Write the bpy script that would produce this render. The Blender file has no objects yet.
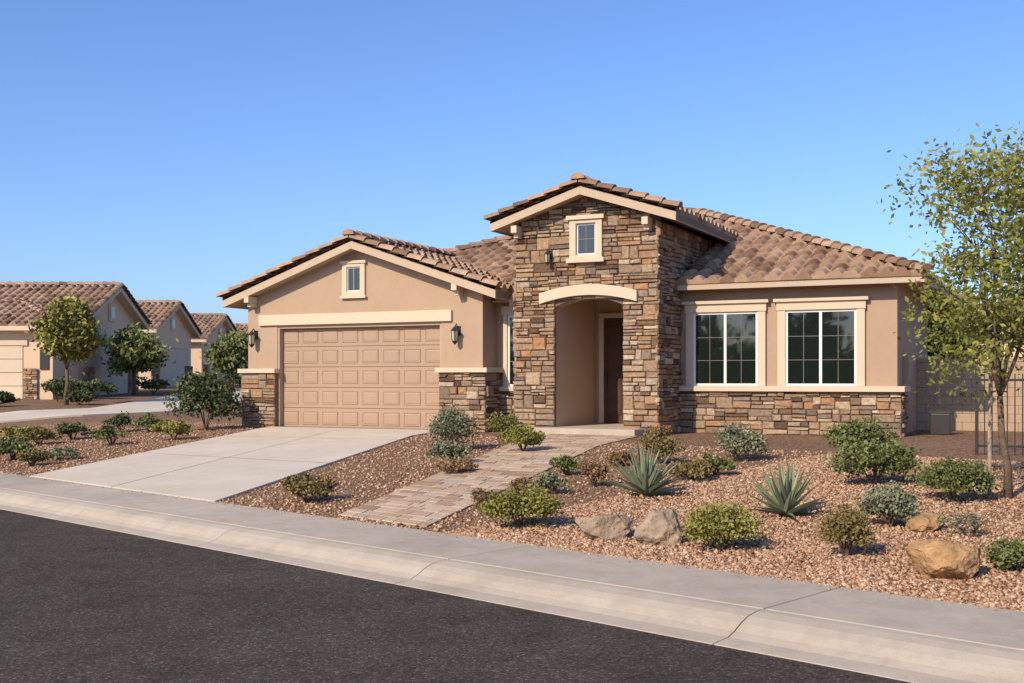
import bpy, bmesh, math, random
import numpy as np
from mathutils import Vector, Matrix
random.seed(7); RNG=np.random.default_rng(7)
scene=bpy.context.scene
COL=scene.collection

# ------------------------------------------------------------------ materials
def new_mat(name):
    m=bpy.data.materials.new(name); m.use_nodes=True
    nt=m.node_tree; b=nt.nodes['Principled BSDF']
    return m,nt,b
def ramp(nt,stops):
    r=nt.nodes.new('ShaderNodeValToRGB'); cr=r.color_ramp
    while len(cr.elements)>1: cr.elements.remove(cr.elements[-1])
    cr.elements[0].position=stops[0][0]; cr.elements[0].color=(*stops[0][1],1)
    for p,c in stops[1:]:
        e=cr.elements.new(p); e.color=(*c,1)
    return r
def noise(nt,scale,detail=4,rough=.55,coord=None):
    n=nt.nodes.new('ShaderNodeTexNoise'); n.inputs['Scale'].default_value=scale
    n.inputs['Detail'].default_value=detail; n.inputs['Roughness'].default_value=rough
    if coord is not None: nt.links.new(coord,n.inputs['Vector'])
    return n
def objco(nt):
    t=nt.nodes.new('ShaderNodeTexCoord'); return t.outputs['Object']
def mix(nt,a,b,fac,mode='MIX'):
    m=nt.nodes.new('ShaderNodeMix'); m.data_type='RGBA'; m.blend_type=mode
    for s,v in ((0,fac),(6,a),(7,b)):
        if isinstance(v,bpy.types.NodeSocket): nt.links.new(v,m.inputs[s])
        elif s==0: m.inputs[0].default_value=v
        else: m.inputs[s].default_value=(*v,1)
    return m.outputs[2]
def bump(nt,b,h,strength,dist):
    n=nt.nodes.new('ShaderNodeBump'); n.inputs['Strength'].default_value=strength
    n.inputs['Distance'].default_value=dist
    nt.links.new(h,n.inputs['Height']); nt.links.new(n.outputs[0],b.inputs['Normal']); return n
def surf(name,c1,c2,scale=1.5,rough=.9,bscale=60,bstr=.4,bdist=.01,fine=.12,spec=.3,rnd=0,stain=0):
    """two tone large noise + fine value grain + bump"""
    m,nt,b=new_mat(name); co=objco(nt)
    n=noise(nt,scale,6,.6,co); r=ramp(nt,[(.3,c1),(.7,c2)]); nt.links.new(n.outputs[0],r.inputs[0])
    f=noise(nt,bscale,3,.6,co); fr=ramp(nt,[(.25,(1-fine*2,)*3),(.75,(1+0*fine,)*3)]); nt.links.new(f.outputs[0],fr.inputs[0])
    c=mix(nt,r.outputs[0],fr.outputs[0],1.0,'MULTIPLY')
    if stain:
        s2=noise(nt,scale*4.3,8,.75,co); sr=ramp(nt,[(.35,(1-stain,1-stain*1.05,1-stain*1.1)),(.55,(1,1,1))]); nt.links.new(s2.outputs[0],sr.inputs[0])
        c=mix(nt,c,sr.outputs[0],1.0,'MULTIPLY')
    if rnd:
        a=nt.nodes.new('ShaderNodeAttribute'); a.attribute_name='rnd'
        rr=ramp(nt,[(0,(1-rnd,)*3),(1,(1,1,1))]); nt.links.new(a.outputs['Fac'],rr.inputs[0])
        c=mix(nt,c,rr.outputs[0],1.0,'MULTIPLY')
    nt.links.new(c,b.inputs['Base Color']); b.inputs['Roughness'].default_value=rough
    b.inputs['Specular IOR Level'].default_value=spec
    if bstr: bump(nt,b,f.outputs[0],bstr,bdist)
    return m
def rndmat(name,stops,rough=.85,nscale=12,namt=.35,bstr=.5,bdist=.02,spec=.3,trans=0):
    m,nt,b=new_mat(name); co=objco(nt)
    a=nt.nodes.new('ShaderNodeAttribute'); a.attribute_name='rnd'
    r=ramp(nt,stops); nt.links.new(a.outputs['Fac'],r.inputs[0])
    n=noise(nt,nscale,5,.65,co); nr=ramp(nt,[(.25,(1-namt,)*3),(.7,(1,1,1))]); nt.links.new(n.outputs[0],nr.inputs[0])
    c=mix(nt,r.outputs[0],nr.outputs[0],1.0,'MULTIPLY')
    nt.links.new(c,b.inputs['Base Color']); b.inputs['Roughness'].default_value=rough
    b.inputs['Specular IOR Level'].default_value=spec
    if bstr: bump(nt,b,n.outputs[0],bstr,bdist)
    if trans:
        t=nt.nodes.new('ShaderNodeBsdfTranslucent'); nt.links.new(c,t.inputs['Color'])
        ms=nt.nodes.new('ShaderNodeMixShader'); ms.inputs[0].default_value=trans
        nt.links.new(b.outputs[0],ms.inputs[1]); nt.links.new(t.outputs[0],ms.inputs[2])
        nt.links.new(ms.outputs[0],nt.nodes['Material Output'].inputs[0])
    return m
M={}
M['stucco']=surf('stucco',(.43,.30,.20),(.465,.33,.225),.8,.95,70,.45,.008,.07,stain=.05)
M['stucco_n']=surf('brightened_neighbour_stucco',(.66,.48,.32),(.70,.52,.36),.8,.95,70,.3,.008,.06)  # albedo raised to stand in for sunlight the gable walls don't get
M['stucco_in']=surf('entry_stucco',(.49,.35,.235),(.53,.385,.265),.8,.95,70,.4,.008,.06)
M['trim']=surf('trim_stucco',(.61,.49,.35),(.66,.53,.385),1.2,.9,80,.25,.005,.05)
M['barge']=surf('barge_board_paint',(.50,.38,.27),(.54,.42,.30),1.2,.85,40,.15,.004,.06)
M['fascia']=surf('painted_fascia',(.43,.32,.22),(.47,.35,.24),1.2,.8,40,.15,.004,.06)
M['grid']=surf('window_grid',(.17,.15,.12),(.19,.17,.14),1.2,.5,40,0,.004,.02)
M['white']=surf('white_vinyl',(.75,.73,.67),(.78,.76,.70),2,.5,40,.0,.001,.02)
M['door']=surf('garage_door_paint',(.375,.255,.17),(.40,.275,.185),.6,.6,30,.08,.002,.04)
M['wood']=surf('dark_wood_door',(.07,.034,.018),(.12,.058,.028),4,.5,50,.2,.003,.2)
M['mortar']=surf('mortar',(.17,.12,.08),(.22,.16,.11),3,.95,60,.4,.01,.2)
M['stone']=rndmat('ledge_stone',[(0,(.11,.07,.045)),(.10,(.25,.145,.085)),(.22,(.47,.30,.17)),(.34,(.31,.215,.145)),(.46,(.58,.41,.26)),(.56,(.22,.16,.12)),(.66,(.42,.30,.20)),(.76,(.50,.26,.12)),(.86,(.34,.26,.20)),(1,(.66,.51,.35))],.92,16,.55,1,.025)
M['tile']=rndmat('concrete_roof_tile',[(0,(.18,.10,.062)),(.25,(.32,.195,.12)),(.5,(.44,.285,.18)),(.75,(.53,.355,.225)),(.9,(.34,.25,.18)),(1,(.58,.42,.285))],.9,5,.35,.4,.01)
M['metal']=surf('dark_bronze_metal',(.02,.017,.014),(.03,.025,.02),3,.45,40,.1,.002,.1,.5)
M['concrete']=surf('sidewalk_concrete',(.50,.42,.325),(.61,.52,.405),.9,.9,120,.35,.004,.10,.3,.12,.14)
M['drive']=surf('driveway_concrete',(.60,.515,.40),(.69,.60,.47),.5,.9,120,.3,.003,.06,stain=.08)
M['block']=surf('block_wall',(.42,.295,.195),(.48,.345,.235),1,.95,50,.5,.01,.12)
M['paver']=rndmat('pavers',[(0,(.37,.24,.15)),(.35,(.54,.375,.24)),(.7,(.64,.48,.33)),(1,(.47,.365,.27))],.9,25,.3,.5,.006)
M['pebble']=rndmat('gravel_pebbles',[(0,(.15,.075,.04)),(.2,(.33,.18,.10)),(.5,(.47,.28,.16)),(.8,(.57,.365,.225)),(1,(.64,.48,.34))],.9,30,.2,.0,.01)
M['rock']=rndmat('boulder_rock',[(0,(.40,.27,.16)),(.5,(.48,.36,.25)),(1,(.54,.30,.12))],.92,5,.6,1,.06)
M['bark']=surf('bark',(.15,.10,.065),(.25,.175,.115),6,.95,30,.8,.02,.3)
m,nt,b=new_mat('window_glass'); b.inputs['Base Color'].default_value=(.010,.015,.012,1); b.inputs['Roughness'].default_value=.03
b.inputs['IOR'].default_value=1.75; co=objco(nt); n=noise(nt,.9,2,.5,co); bump(nt,b,n.outputs[0],.10,.05); M['glass']=m
m,nt,b=new_mat('lantern_glass'); b.inputs['Base Color'].default_value=(.45,.4,.3,1); b.inputs['Roughness'].default_value=.15; M['lglass']=m
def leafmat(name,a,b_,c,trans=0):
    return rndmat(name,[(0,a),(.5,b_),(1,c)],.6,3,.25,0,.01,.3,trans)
M['lf_green']=leafmat('leaf_green',(.055,.07,.02),(.15,.175,.05),(.26,.275,.09))
M['lf_dark']=leafmat('leaf_dark_green',(.03,.045,.018),(.085,.11,.035),(.16,.18,.06))
M['lf_yellow']=leafmat('leaf_yellow_green',(.10,.10,.02),(.235,.225,.045),(.37,.34,.08))
M['lf_gray']=leafmat('leaf_gray_green',(.09,.10,.05),(.20,.21,.115),(.32,.32,.20))
M['lf_brown']=leafmat('leaf_russet',(.12,.06,.03),(.25,.15,.065),(.38,.26,.12))
M['lf_rust']=leafmat('leaf_olive_rust',(.09,.07,.02),(.20,.155,.045),(.33,.23,.08))
M['lf_tree']=leafmat('leaf_tree',(.15,.17,.03),(.32,.33,.07),(.50,.47,.13),.4)
M['agave']=leafmat('agave_blade',(.12,.15,.08),(.23,.27,.155),(.36,.39,.24))

def gravel_mat():
    m,nt,b=new_mat('gravel_ground'); co=objco(nt)
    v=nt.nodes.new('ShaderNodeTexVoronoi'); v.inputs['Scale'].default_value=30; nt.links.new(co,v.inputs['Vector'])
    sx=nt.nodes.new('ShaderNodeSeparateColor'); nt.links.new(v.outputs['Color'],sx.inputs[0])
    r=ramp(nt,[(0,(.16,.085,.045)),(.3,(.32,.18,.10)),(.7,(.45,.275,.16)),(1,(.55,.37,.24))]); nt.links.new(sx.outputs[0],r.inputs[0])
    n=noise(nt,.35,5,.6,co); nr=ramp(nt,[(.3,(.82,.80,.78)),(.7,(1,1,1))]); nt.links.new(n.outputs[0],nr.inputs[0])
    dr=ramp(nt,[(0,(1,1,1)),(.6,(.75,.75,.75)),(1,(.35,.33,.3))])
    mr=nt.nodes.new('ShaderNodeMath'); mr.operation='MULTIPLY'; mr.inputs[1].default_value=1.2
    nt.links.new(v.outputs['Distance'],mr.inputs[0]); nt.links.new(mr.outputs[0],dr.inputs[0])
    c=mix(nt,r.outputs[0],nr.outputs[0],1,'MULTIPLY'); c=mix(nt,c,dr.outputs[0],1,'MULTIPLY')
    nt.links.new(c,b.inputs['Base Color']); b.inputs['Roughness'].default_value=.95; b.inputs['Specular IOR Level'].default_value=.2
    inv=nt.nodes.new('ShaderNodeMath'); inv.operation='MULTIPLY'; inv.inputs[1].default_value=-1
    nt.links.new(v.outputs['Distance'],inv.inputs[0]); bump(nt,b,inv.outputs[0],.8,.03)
    return m
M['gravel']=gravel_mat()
def asphalt_mat():
    m,nt,b=new_mat('asphalt'); co=objco(nt)
    n=noise(nt,.5,7,.65,co); r=ramp(nt,[(.32,(.064,.050,.040)),(.68,(.100,.080,.064))]); nt.links.new(n.outputs[0],r.inputs[0])
    v=nt.nodes.new('ShaderNodeTexVoronoi'); v.inputs['Scale'].default_value=72; nt.links.new(co,v.inputs['Vector'])
    sx=nt.nodes.new('ShaderNodeSeparateColor'); nt.links.new(v.outputs['Color'],sx.inputs[0])
    r2=ramp(nt,[(0,(.45,.45,.45)),(.5,(.9,.9,.9)),(.88,(1.15,1.12,1.08)),(1,(2.6,2.35,2.1))]); nt.links.new(sx.outputs[0],r2.inputs[0])
    c=mix(nt,r.outputs[0],r2.outputs[0],1,'MULTIPLY')
    s2=noise(nt,2.2,8,.8,co); sr=ramp(nt,[(.36,(.74,.74,.74)),(.52,(1,1,1))]); nt.links.new(s2.outputs[0],sr.inputs[0]); c=mix(nt,c,sr.outputs[0],1,'MULTIPLY')
    nt.links.new(c,b.inputs['Base Color']); b.inputs['Roughness'].default_value=.93; b.inputs['Specular IOR Level'].default_value=.15
    n2=noise(nt,60,4,.65,co); bump(nt,b,n2.outputs[0],.8,.014)
    return m
M['asphalt']=asphalt_mat()

# ------------------------------------------------------------------ mesh helpers
class MB:
    def __init__(s): s.v=[]; s.f=[]; s.r=[]
    def face(s,pts,r=.5):
        i=len(s.v); s.v+= [tuple(p) for p in pts]; s.f.append(tuple(range(i,i+len(pts)))); s.r.append(r)
    def hexa(s,p,r=.5):
        i=len(s.v); s.v+=[tuple(q) for q in p]
        for f in ((0,3,2,1),(4,5,6,7),(0,1,5,4),(1,2,6,5),(2,3,7,6),(3,0,4,7)):
            s.f.append(tuple(i+k for k in f)); s.r.append(r)
    def box(s,x0,x1,y0,y1,z0,z1,r=.5):
        s.hexa([(x0,y0,z0),(x1,y0,z0),(x1,y1,z0),(x0,y1,z0),(x0,y0,z1),(x1,y0,z1),(x1,y1,z1),(x0,y1,z1)],r)
    def prism(s,poly,y0,y1,r=.5):
        n=len(poly); i=len(s.v)
        s.v+=[(x,y0,z) for x,z in poly]+[(x,y1,z) for x,z in poly]
        s.f.append(tuple(range(i,i+n))); s.r.append(r)
        s.f.append(tuple(i+n+k for k in reversed(range(n)))); s.r.append(r)
        for k in range(n):
            k2=(k+1)%n; s.f.append((i+k2,i+k,i+n+k,i+n+k2)); s.r.append(r)
    def tube(s,pts,rads,n=6,r=.5):
        rings=[]
        for k,p in enumerate(pts):
            p=Vector(p); a=Vector(pts[max(k-1,0)]); b=Vector(pts[min(k+1,len(pts)-1)])
            d=(b-a).normalized(); up=Vector((0,0,1)) if abs(d.z)<.9 else Vector((1,0,0))
            x=d.cross(up).normalized(); y=d.cross(x)
            i=len(s.v)
            for j in range(n):
                an=2*math.pi*j/n; q=p+(x*math.cos(an)+y*math.sin(an))*rads[k]; s.v.append(tuple(q))
            rings.append(i)
        for a,b in zip(rings,rings[1:]):
            for j in range(n):
                j2=(j+1)%n; s.f.append((a+j,a+j2,b+j2,b+j)); s.r.append(r)
        s.f.append(tuple(rings[-1]+j for j in range(n))); s.r.append(r)
        s.f.append(tuple(rings[0]+j for j in reversed(range(n)))); s.r.append(r)
    def obj(s,name,mat,parent=None,smooth=False,bevel=0):
        me=bpy.data.meshes.new(name); me.from_pydata(s.v,[],s.f); me.update()
        bm=bmesh.new(); bm.from_mesh(me); 
        bmesh.ops.recalc_face_normals(bm,faces=bm.faces); bm.to_mesh(me); bm.free()
        at=me.attributes.new('rnd','FLOAT','FACE'); at.data.foreach_set('value',s.r[:len(me.polygons)])
        me.materials.append(mat)
        if smooth: me.polygons.foreach_set('use_smooth',[True]*len(me.polygons))
        o=bpy.data.objects.new(name,me); COL.objects.link(o)
        if parent: o.parent=parent
        if bevel:
            md=o.modifiers.new('bevel','BEVEL'); md.width=bevel; md.segments=2; md.limit_method='ANGLE'
        return o
def empty(name,loc=(0,0,0),rotz=0):
    e=bpy.data.objects.new(name,None); e.location=loc; e.rotation_euler=(0,0,rotz); COL.objects.link(e); return e
def np_mesh(name,V,F,rnd,mat,parent=None):
    me=bpy.data.meshes.new(name); m,k=F.shape
    me.vertices.add(len(V)); me.vertices.foreach_set('co',V.astype(np.float32).ravel())
    me.loops.add(m*k); me.loops.foreach_set('vertex_index',F.astype(np.int32).ravel())
    me.polygons.add(m); me.polygons.foreach_set('loop_start',np.arange(0,m*k,k,dtype=np.int32))
    me.polygons.foreach_set('loop_total',np.full(m,k,dtype=np.int32))
    me.update(calc_edges=True); me.validate()
    at=me.attributes.new('rnd','FLOAT','FACE'); at.data.foreach_set('value',rnd.astype(np.float32))
    me.materials.append(mat)
    o=bpy.data.objects.new(name,me); COL.objects.link(o)
    if parent: o.parent=parent
    return o
def leaves(name,C,size,mat,parent=None,elong=1.7,rnd=None,upbias=.0):
    n=len(C); a=RNG.normal(size=(n,3)); a[:,2]+=upbias; a/=np.linalg.norm(a,axis=1)[:,None]
    b=RNG.normal(size=(n,3)); b-=a*(a*b).sum(1)[:,None]; b/=np.linalg.norm(b,axis=1)[:,None]
    s=size*RNG.uniform(.6,1.3,n)[:,None]; L=s*elong
    V=np.empty((n,4,3)); V[:,0]=C-a*L*.5; V[:,1]=C+b*s*.5; V[:,2]=C+a*L*.5; V[:,3]=C-b*s*.5
    F=np.arange(n*4).reshape(n,4)
    if rnd is None: rnd=RNG.uniform(0,1,n)
    return np_mesh(name,V.reshape(-1,3),F,rnd,mat,parent)

# ------------------------------------------------------------------ terrain
P_=(.7193,-.6947); N_=(.6947,.7193)   # along street, away from street
def SW(s,w): return (s*P_[0]+w*N_[0], s*P_[1]+w*N_[1])
def terr(X,Y):
    w=N_[0]*X+N_[1]*Y
    if w<8.24: return -.75 if w>-8.3 else -.45
    z=-.45+.06*max(0,min(7.5,w-8.25)); r=0
    if Y>32: r=.028*min(Y-32,18)+.0125*max(0,min(Y,90)-50)
    g=max(0,min(1,(w-12)/3))
    return z+r*g
def build_ground():
    S=sorted(set([-900,-500,-300,-200,-150,-120]+[x for x in range(-100,62,2)]+[80,120,200,400,900]))
    W=[-900,-400,-150,-60,-30,-12,-8.31,-8.29,0,8.2,8.25]+[9+.75*i for i in range(9)]+[15.75]+[17+2*i for i in range(50)]+[140,200,300,500,900]
    W=sorted(set(W)); V=[];F=[]
    for w in W:
        for s in S:
            x,y=SW(s,w); V.append((x,y,terr(x,y)))
    n=len(S)
    for i in range(len(W)-1):
        for j in range(n-1): F.append((i*n+j,i*n+j+1,(i+1)*n+j+1,(i+1)*n+j))
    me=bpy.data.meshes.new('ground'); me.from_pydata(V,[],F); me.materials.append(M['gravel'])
    o=bpy.data.objects.new('ground',me); COL.objects.link(o)
build_ground()
def sheet(name,pts,off,mat,thick=.03,step=1.0,parent=None):
    bm=bmesh.new(); f=bm.faces.new([bm.verts.new((x,y,0)) for x,y in pts])
    def cut(co,no):
        bmesh.ops.bisect_plane(bm,geom=bm.verts[:]+bm.edges[:]+bm.faces[:],plane_co=co,plane_no=no)
    for w in (8.25,15.75): cut((N_[0]*w,N_[1]*w,0),(N_[0],N_[1],0))
    xs=[p[0] for p in pts]; ys=[p[1] for p in pts]
    x=math.ceil(min(xs)); 
    while x<max(xs): cut((x,0,0),(1,0,0)); x+=step
    y=math.ceil(min(ys))
    while y<max(ys): cut((0,y,0),(0,1,0)); y+=step
    for v in bm.verts: v.co.z=max(terr(v.co.x,v.co.y),-.46)+off
    bmesh.ops.recalc_face_normals(bm,faces=bm.faces)
    for f in bm.faces:
        if f.normal.z<0: f.normal_flip()
    me=bpy.data.meshes.new(name); bm.to_mesh(me); bm.free(); me.materials.append(mat)
    o=bpy.data.objects.new(name,me); COL.objects.link(o)
    if parent: o.parent=parent
    if thick:
        md=o.modifiers.new('solid','SOLIDIFY'); md.thickness=thick; md.offset=-1
    return o

# road
mb=MB(); pts=[SW(-900,-8),SW(400,-8),SW(400,6.75),SW(-900,6.75)]
mb.face([(x,y,-.6) for x,y in pts]); mb.obj('road',M['asphalt'])
def extr(mb,prof,s0,s1,r):
    n=len(prof); i=len(mb.v)
    for s in (s0,s1):
        for w,z in prof: x,y=SW(s,w); mb.v.append((x,y,z))
    for k in range(n):
        k2=(k+1)%n; mb.f.append((i+k,i+k2,i+n+k2,i+n+k)); mb.r.append(r)
    mb.f.append(tuple(i+k for k in range(n))); mb.r.append(r); mb.f.append(tuple(i+n+k for k in reversed(range(n)))); mb.r.append(r)
side=MB(); kerb=MB()
kp=[(7.125,-.70),(7.125,-.449),(7.04,-.452),(6.93,-.47),(6.84,-.505),(6.76,-.55),(6.68,-.578),(6.56,-.588),(6.50,-.594),(6.50,-.70)]
sp=[(7.140,-.70),(7.140,-.447),(8.25,-.436),(8.25,-.70)]
s=-4.4-3.3*40
while s<60:
    r=random.random()
    extr(side,sp,s+.008,s+3.292,r); extr(kerb,kp,s+.005,s+3.295,r*.8+random.random()*.2)
    s+=3.3
side.obj('sidewalk',M['concrete'],bevel=.008); kerb.obj('kerb',M['concrete'],bevel=.004)
mb=MB(); extr(mb,[(-8.0,-.70),(-8.0,-.45),(-9.6,-.43),(-9.6,-.70)],-150,100,.5); mb.obj('sidewalk',M['concrete'])

# driveway & path
DRIVE=[(-8.07,19.24),(-3.94,15.23),(-1.55,26.40),(-5.85,28.46)]
dw=sheet('driveway',DRIVE,.03,M['drive'])
def lerp2(a,b,t): return (a[0]+(b[0]-a[0])*t,a[1]+(b[1]-a[1])*t)
A_,B_,C_,D_=DRIVE
def dj(p,q,wd=.006):
    d=Vector((q[0]-p[0],q[1]-p[1])).normalized(); n=Vector((-d.y,d.x))*wd
    sheet('joint',[(p[0]-n.x,p[1]-n.y),(q[0]-n.x,q[1]-n.y),(q[0]+n.x,q[1]+n.y),(p[0]+n.x,p[1]+n.y)],.034,M['mortar'],0,1.0,dw)
dj(lerp2(A_,B_,.5),lerp2(D_,C_,.5))
for t in (.36,.70): dj(lerp2(A_,D_,t),lerp2(B_,C_,t))
PATH=[(-2.06,13.70),(-.94,12.62),(2.62,23.85),(.85,24.85)]
path_e=empty('paver_path')
sheet('bedding',PATH,.004,M['mortar'],.02,1.0,path_e)
def pavers():
    mb=MB(); A=Vector(PATH[0]);B=Vector(PATH[1]);C=Vector(PATH[2]);D=Vector(PATH[3])
    L=((D-A).length+(C-B).length)/2; t=0
    while t<L-.05:
        h=random.choice([.22,.22,.32]); h=min(h,L-t); a0,a1=(t+.005)/L,(t+h-.005)/L
        x=-random.random()*.15
        W=1.6
        while x<W:
            w=random.choice([.22,.32,.42]); x0,x1=max(x,0)+.004,min(x+w,W)-.004
            if W-x1<.08: x1=W
            if x1-x0>.03:
                p=[]
                dz=.022+random.uniform(-.003,.003)
                for (fx,fa) in ((x0/W,a0),(x1/W,a0),(x1/W,a1),(x0/W,a1)):
                    q=(A.lerp(D,fa)).lerp(B.lerp(C,fa),fx); p.append(q)
                lo=[(q.x,q.y,terr(q.x,q.y)-.01) for q in p]; hi=[(q.x,q.y,terr(q.x,q.y)+dz) for q in p]
                mb.hexa(lo+hi,random.random())
            x+=w
        t+=h
    mb.obj('pavers',M['paver'],path_e,bevel=.005)
pavers()

# ------------------------------------------------------------------ generic building parts
def roof_slope(mb,o,e,g,L,T,slope,lf,rf,per=.33,crs=.40,amp=.095):
    """real barrel-profile tile courses. o origin(x,y,z) at eave; e,g 2d unit dirs"""
    ncr=int(math.ceil(T/crs)); prof=[0,.02,.62,.95,1,.95,.62,.02]
    sub=len(prof)
    for k in range(ncr):
        t0=k*crs; t1=min(T,t0+crs)
        if t1-t0<.02: continue
        l0,r0,l1,r1=lf(t0),rf(t0),lf(t1),rf(t1)
        xa,xb=min(l0,l1),max(r0,r1)
        i0=int(math.floor(xa/per*sub)); i1=int(math.ceil(xb/per*sub))
        rows=[]
        for (t,lft,lo,hi,am) in ((t0,-.03,l0,r0,0),(t0,.05,l0,r0,1),(t1,.0,l1,r1,.85)):
            idx=len(mb.v)
            for i in range(i0,i1+1):
                x=min(max(i*per/sub,lo),hi); ph=prof[i%sub]*amp*am
                jig=math.sin(i//sub*12.9+k*78.2)*.007
                mb.v.append((o[0]+e[0]*x+g[0]*(t-jig),o[1]+e[1]*x+g[1]*(t-jig),o[2]+slope*t+lft+ph+jig))
            rows.append(idx)
        for i in range(i1-i0):
            c=(i+i0)//sub; rr=(math.sin(c*127.1+k*311.7+L*3.3)*43758.5453)%1
            a,b,d=rows[0]+i,rows[1]+i,rows[2]+i
            mb.f.append((a,a+1,b+1,b)); mb.r.append(rr*.5)  # riser faces take darker tile tones, shading put into the colour
            mb.f.append((b,b+1,d+1,d)); mb.r.append(rr)
def caps(mb,P,Q,rad=.12,seg=.40,lift=.03):
    P=Vector(P);Q=Vector(Q); D=(Q-P); L=D.length; d=D/L; n=max(1,int(round(L/seg)))
    sidev=d.cross(Vector((0,0,1))).normalized(); up=sidev.cross(d)
    if up.z<0: up=-up
    for i in range(n):
        a=P+d*(L*i/n-.05); b=P+d*(L*(i+1)/n); r0,r1=rad*1.12,rad*.88; rr=random.random()
        rings=[]
        for (c,r,lf) in ((a,r0,lift+.03),(b,r1,lift)):
            idx=len(mb.v)
            for j in range(7):
                an=math.pi*j/6; q=c+sidev*math.cos(an)*r+up*(math.sin(an)*r*.8+lf-.02); mb.v.append(tuple(q))
            rings.append(idx)
        for j in range(6):
            mb.f.append((rings[0]+j,rings[0]+j+1,rings[1]+j+1,rings[1]+j)); mb.r.append(rr)
        mb.f.append(tuple(rings[0]+j for j in range(7))); mb.r.append(rr*.5)
        mb.f.append(tuple(rings[1]+j for j in range(7))); mb.r.append(rr*.5)
def stones(mb,o,e,nrm,zr,ivals,depth=.06,hr=(.2,.3),wr=(.22,.55)):
    z=zr[0]
    def one(a,b,z0,z1):
        if b-a<.03 or z1-z0<.02: return
        g=.007; a+=g;b-=g;z0+=g;z1-=g
        dp=depth*random.uniform(.5,1.4); j=lambda s: random.uniform(-s,s)
        m=min(b-a,z1-z0)*.16; m=min(m,.02); r=random.random()
        lay=[]
        cs=[(a,z0),(b,z0),(b,z1),(a,z1)]
        cx,cz=(a+b)/2,(z0+z1)/2
        js=[(j(.009),j(.008)) for _ in cs]
        for k,(ins,dd) in enumerate(((0,-.02),(0,dp*.65),(m,dp))):
            for (x,zz),(jx,jz) in zip(cs,js):
                x2=x+jx*(k>0)+(ins if x<cx else -ins); z2=zz+jz*(k>0)+(ins if zz<cz else -ins)
                d2=dd+(j(.011) if k==2 else 0)
                lay.append((o[0]+e[0]*x2+nrm[0]*d2,o[1]+e[1]*x2+nrm[1]*d2,z2))
        i=len(mb.v); mb.v+=lay
        for L_ in (0,4):
            for k in range(4):
                k2=(k+1)%4; mb.f.append((i+L_+k,i+L_+k2,i+L_+4+k2,i+L_+4+k)); mb.r.append(r)
        mb.f.append((i+8,i+9,i+10,i+11)); mb.r.append(r)
    while z<zr[1]-.02:
        h=random.uniform(*hr)
        if zr[1]-z-h<.1: h=zr[1]-z
        for (a,b) in ivals(z,z+h):
            x=a
            while x<b-.01:
                w=random.uniform(*wr)
                if b-x-w<.13: w=b-x
                q=random.random()
                if q<.18 and w<.4: cuts=[0,1]
                elif q<.62: cuts=[0,random.uniform(.32,.68),1]
                else: cuts=[0,random.uniform(.22,.38),random.uniform(.58,.74),1]
                for c0,c1 in zip(cuts,cuts[1:]):
                    if w>.34 and random.random()<.55:
                        mid=x+w*random.uniform(.3,.7); one(x,mid,z+h*c0,z+h*c1); one(mid,x+w,z+h*c0,z+h*c1)
                    else: one(x,x+w,z+h*c0,z+h*c1)
                x+=w
        z+=h

# ------------------------------------------------------------------ MAIN HOUSE (local u,v,z)
TH=math.radians(25.5)
H=empty('stone_and_stucco_house',(0,0,0),-TH)
ST=MB(); TR=MB(); WALL=MB(); INW=MB(); TILE=MB(); WH=MB(); GL=MB(); ME=MB(); MO=MB(); DR=MB(); WD=MB(); DECK=MB(); FA=MB(); BA=MB(); GR=MB()
# --- garage body
GU0,GU1,GV=-18.4,-11.8,23.2; GD0,GD1=-17.5,-12.87; gc=-15.1
und=lambda u:4.36-.34*abs(u-gc)
WALL.prism([(GU0,0),(GD0,0),(GD0,2.5),(GU0,2.5)],GV,GV+.3)
WALL.prism([(GD1,0),(GU1,0),(GU1,2.5),(GD1,2.5)],GV,GV+.3)
WALL.prism([(GU0,2.5),(GU1,2.5),(GU1,und(GU1)),(gc,und(gc)),(GU0,und(GU0))],GV,GV+.3)
WALL.box(GU0,GU0+.3,GV+.3,36,0,3.2); WALL.box(GU1-.3,GU1,GV+.3,25.2,0,3.2)
WALL.box(GU0+.3,GU1-.3,27,27.2,0,3.1)
dv=GV+.17
DR.box(GD0,GD1,dv,dv+.05,0,2.5)
for c in range(8):
    for r in range(5):
        pw=(GD1-GD0)/8; ph=2.5/5; x0=GD0+pw*c+.06; x1=GD0+pw*(c+1)-.06; z0=ph*r+.085; z1=ph*(r+1)-.085
        def ring(a,b,c_,d,y): return [(a,y,c_),(b,y,c_),(b,y,d),(a,y,d)]
        R=[ring(x0,x1,z0,z1,dv-.001),ring(x0+.012,x1-.012,z0+.012,z1-.012,dv-.018),ring(x0+.03,x1-.03,z0+.03,z1-.03,dv-.004),ring(x0+.055,x1-.055,z0+.055,z1-.055,dv-.014)]
        i=len(DR.v)
        for q in R: DR.v+=q
        for L_ in range(3):
            for k in range(4):
                k2=(k+1)%4; DR.f.append((i+L_*4+k,i+L_*4+k2,i+L_*4+4+k2,i+L_*4+4+k)); DR.r.append(.5)
        DR.f.append((i+12,i+13,i+14,i+15)); DR.r.append(.5)
for r in range(1,5): ME.box(GD0,GD1,dv-.003,dv-.0005,.5*r-.005,.5*r+.005)
ME.box(GD0,GD1,dv-.012,dv-.001,0,.03)
TR.box(-18.03,-12.58,GV-.07,GV+.01,2.53,2.79)
FA.box(GD0-.0,GD0+.05,GV+.02,dv-.005,0,2.5); FA.box(GD1-.05,GD1,GV+.02,dv-.005,0,2.5); FA.box(GD0+.05,GD1-.05,GV+.02,dv-.005,2.45,2.5)
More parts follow.
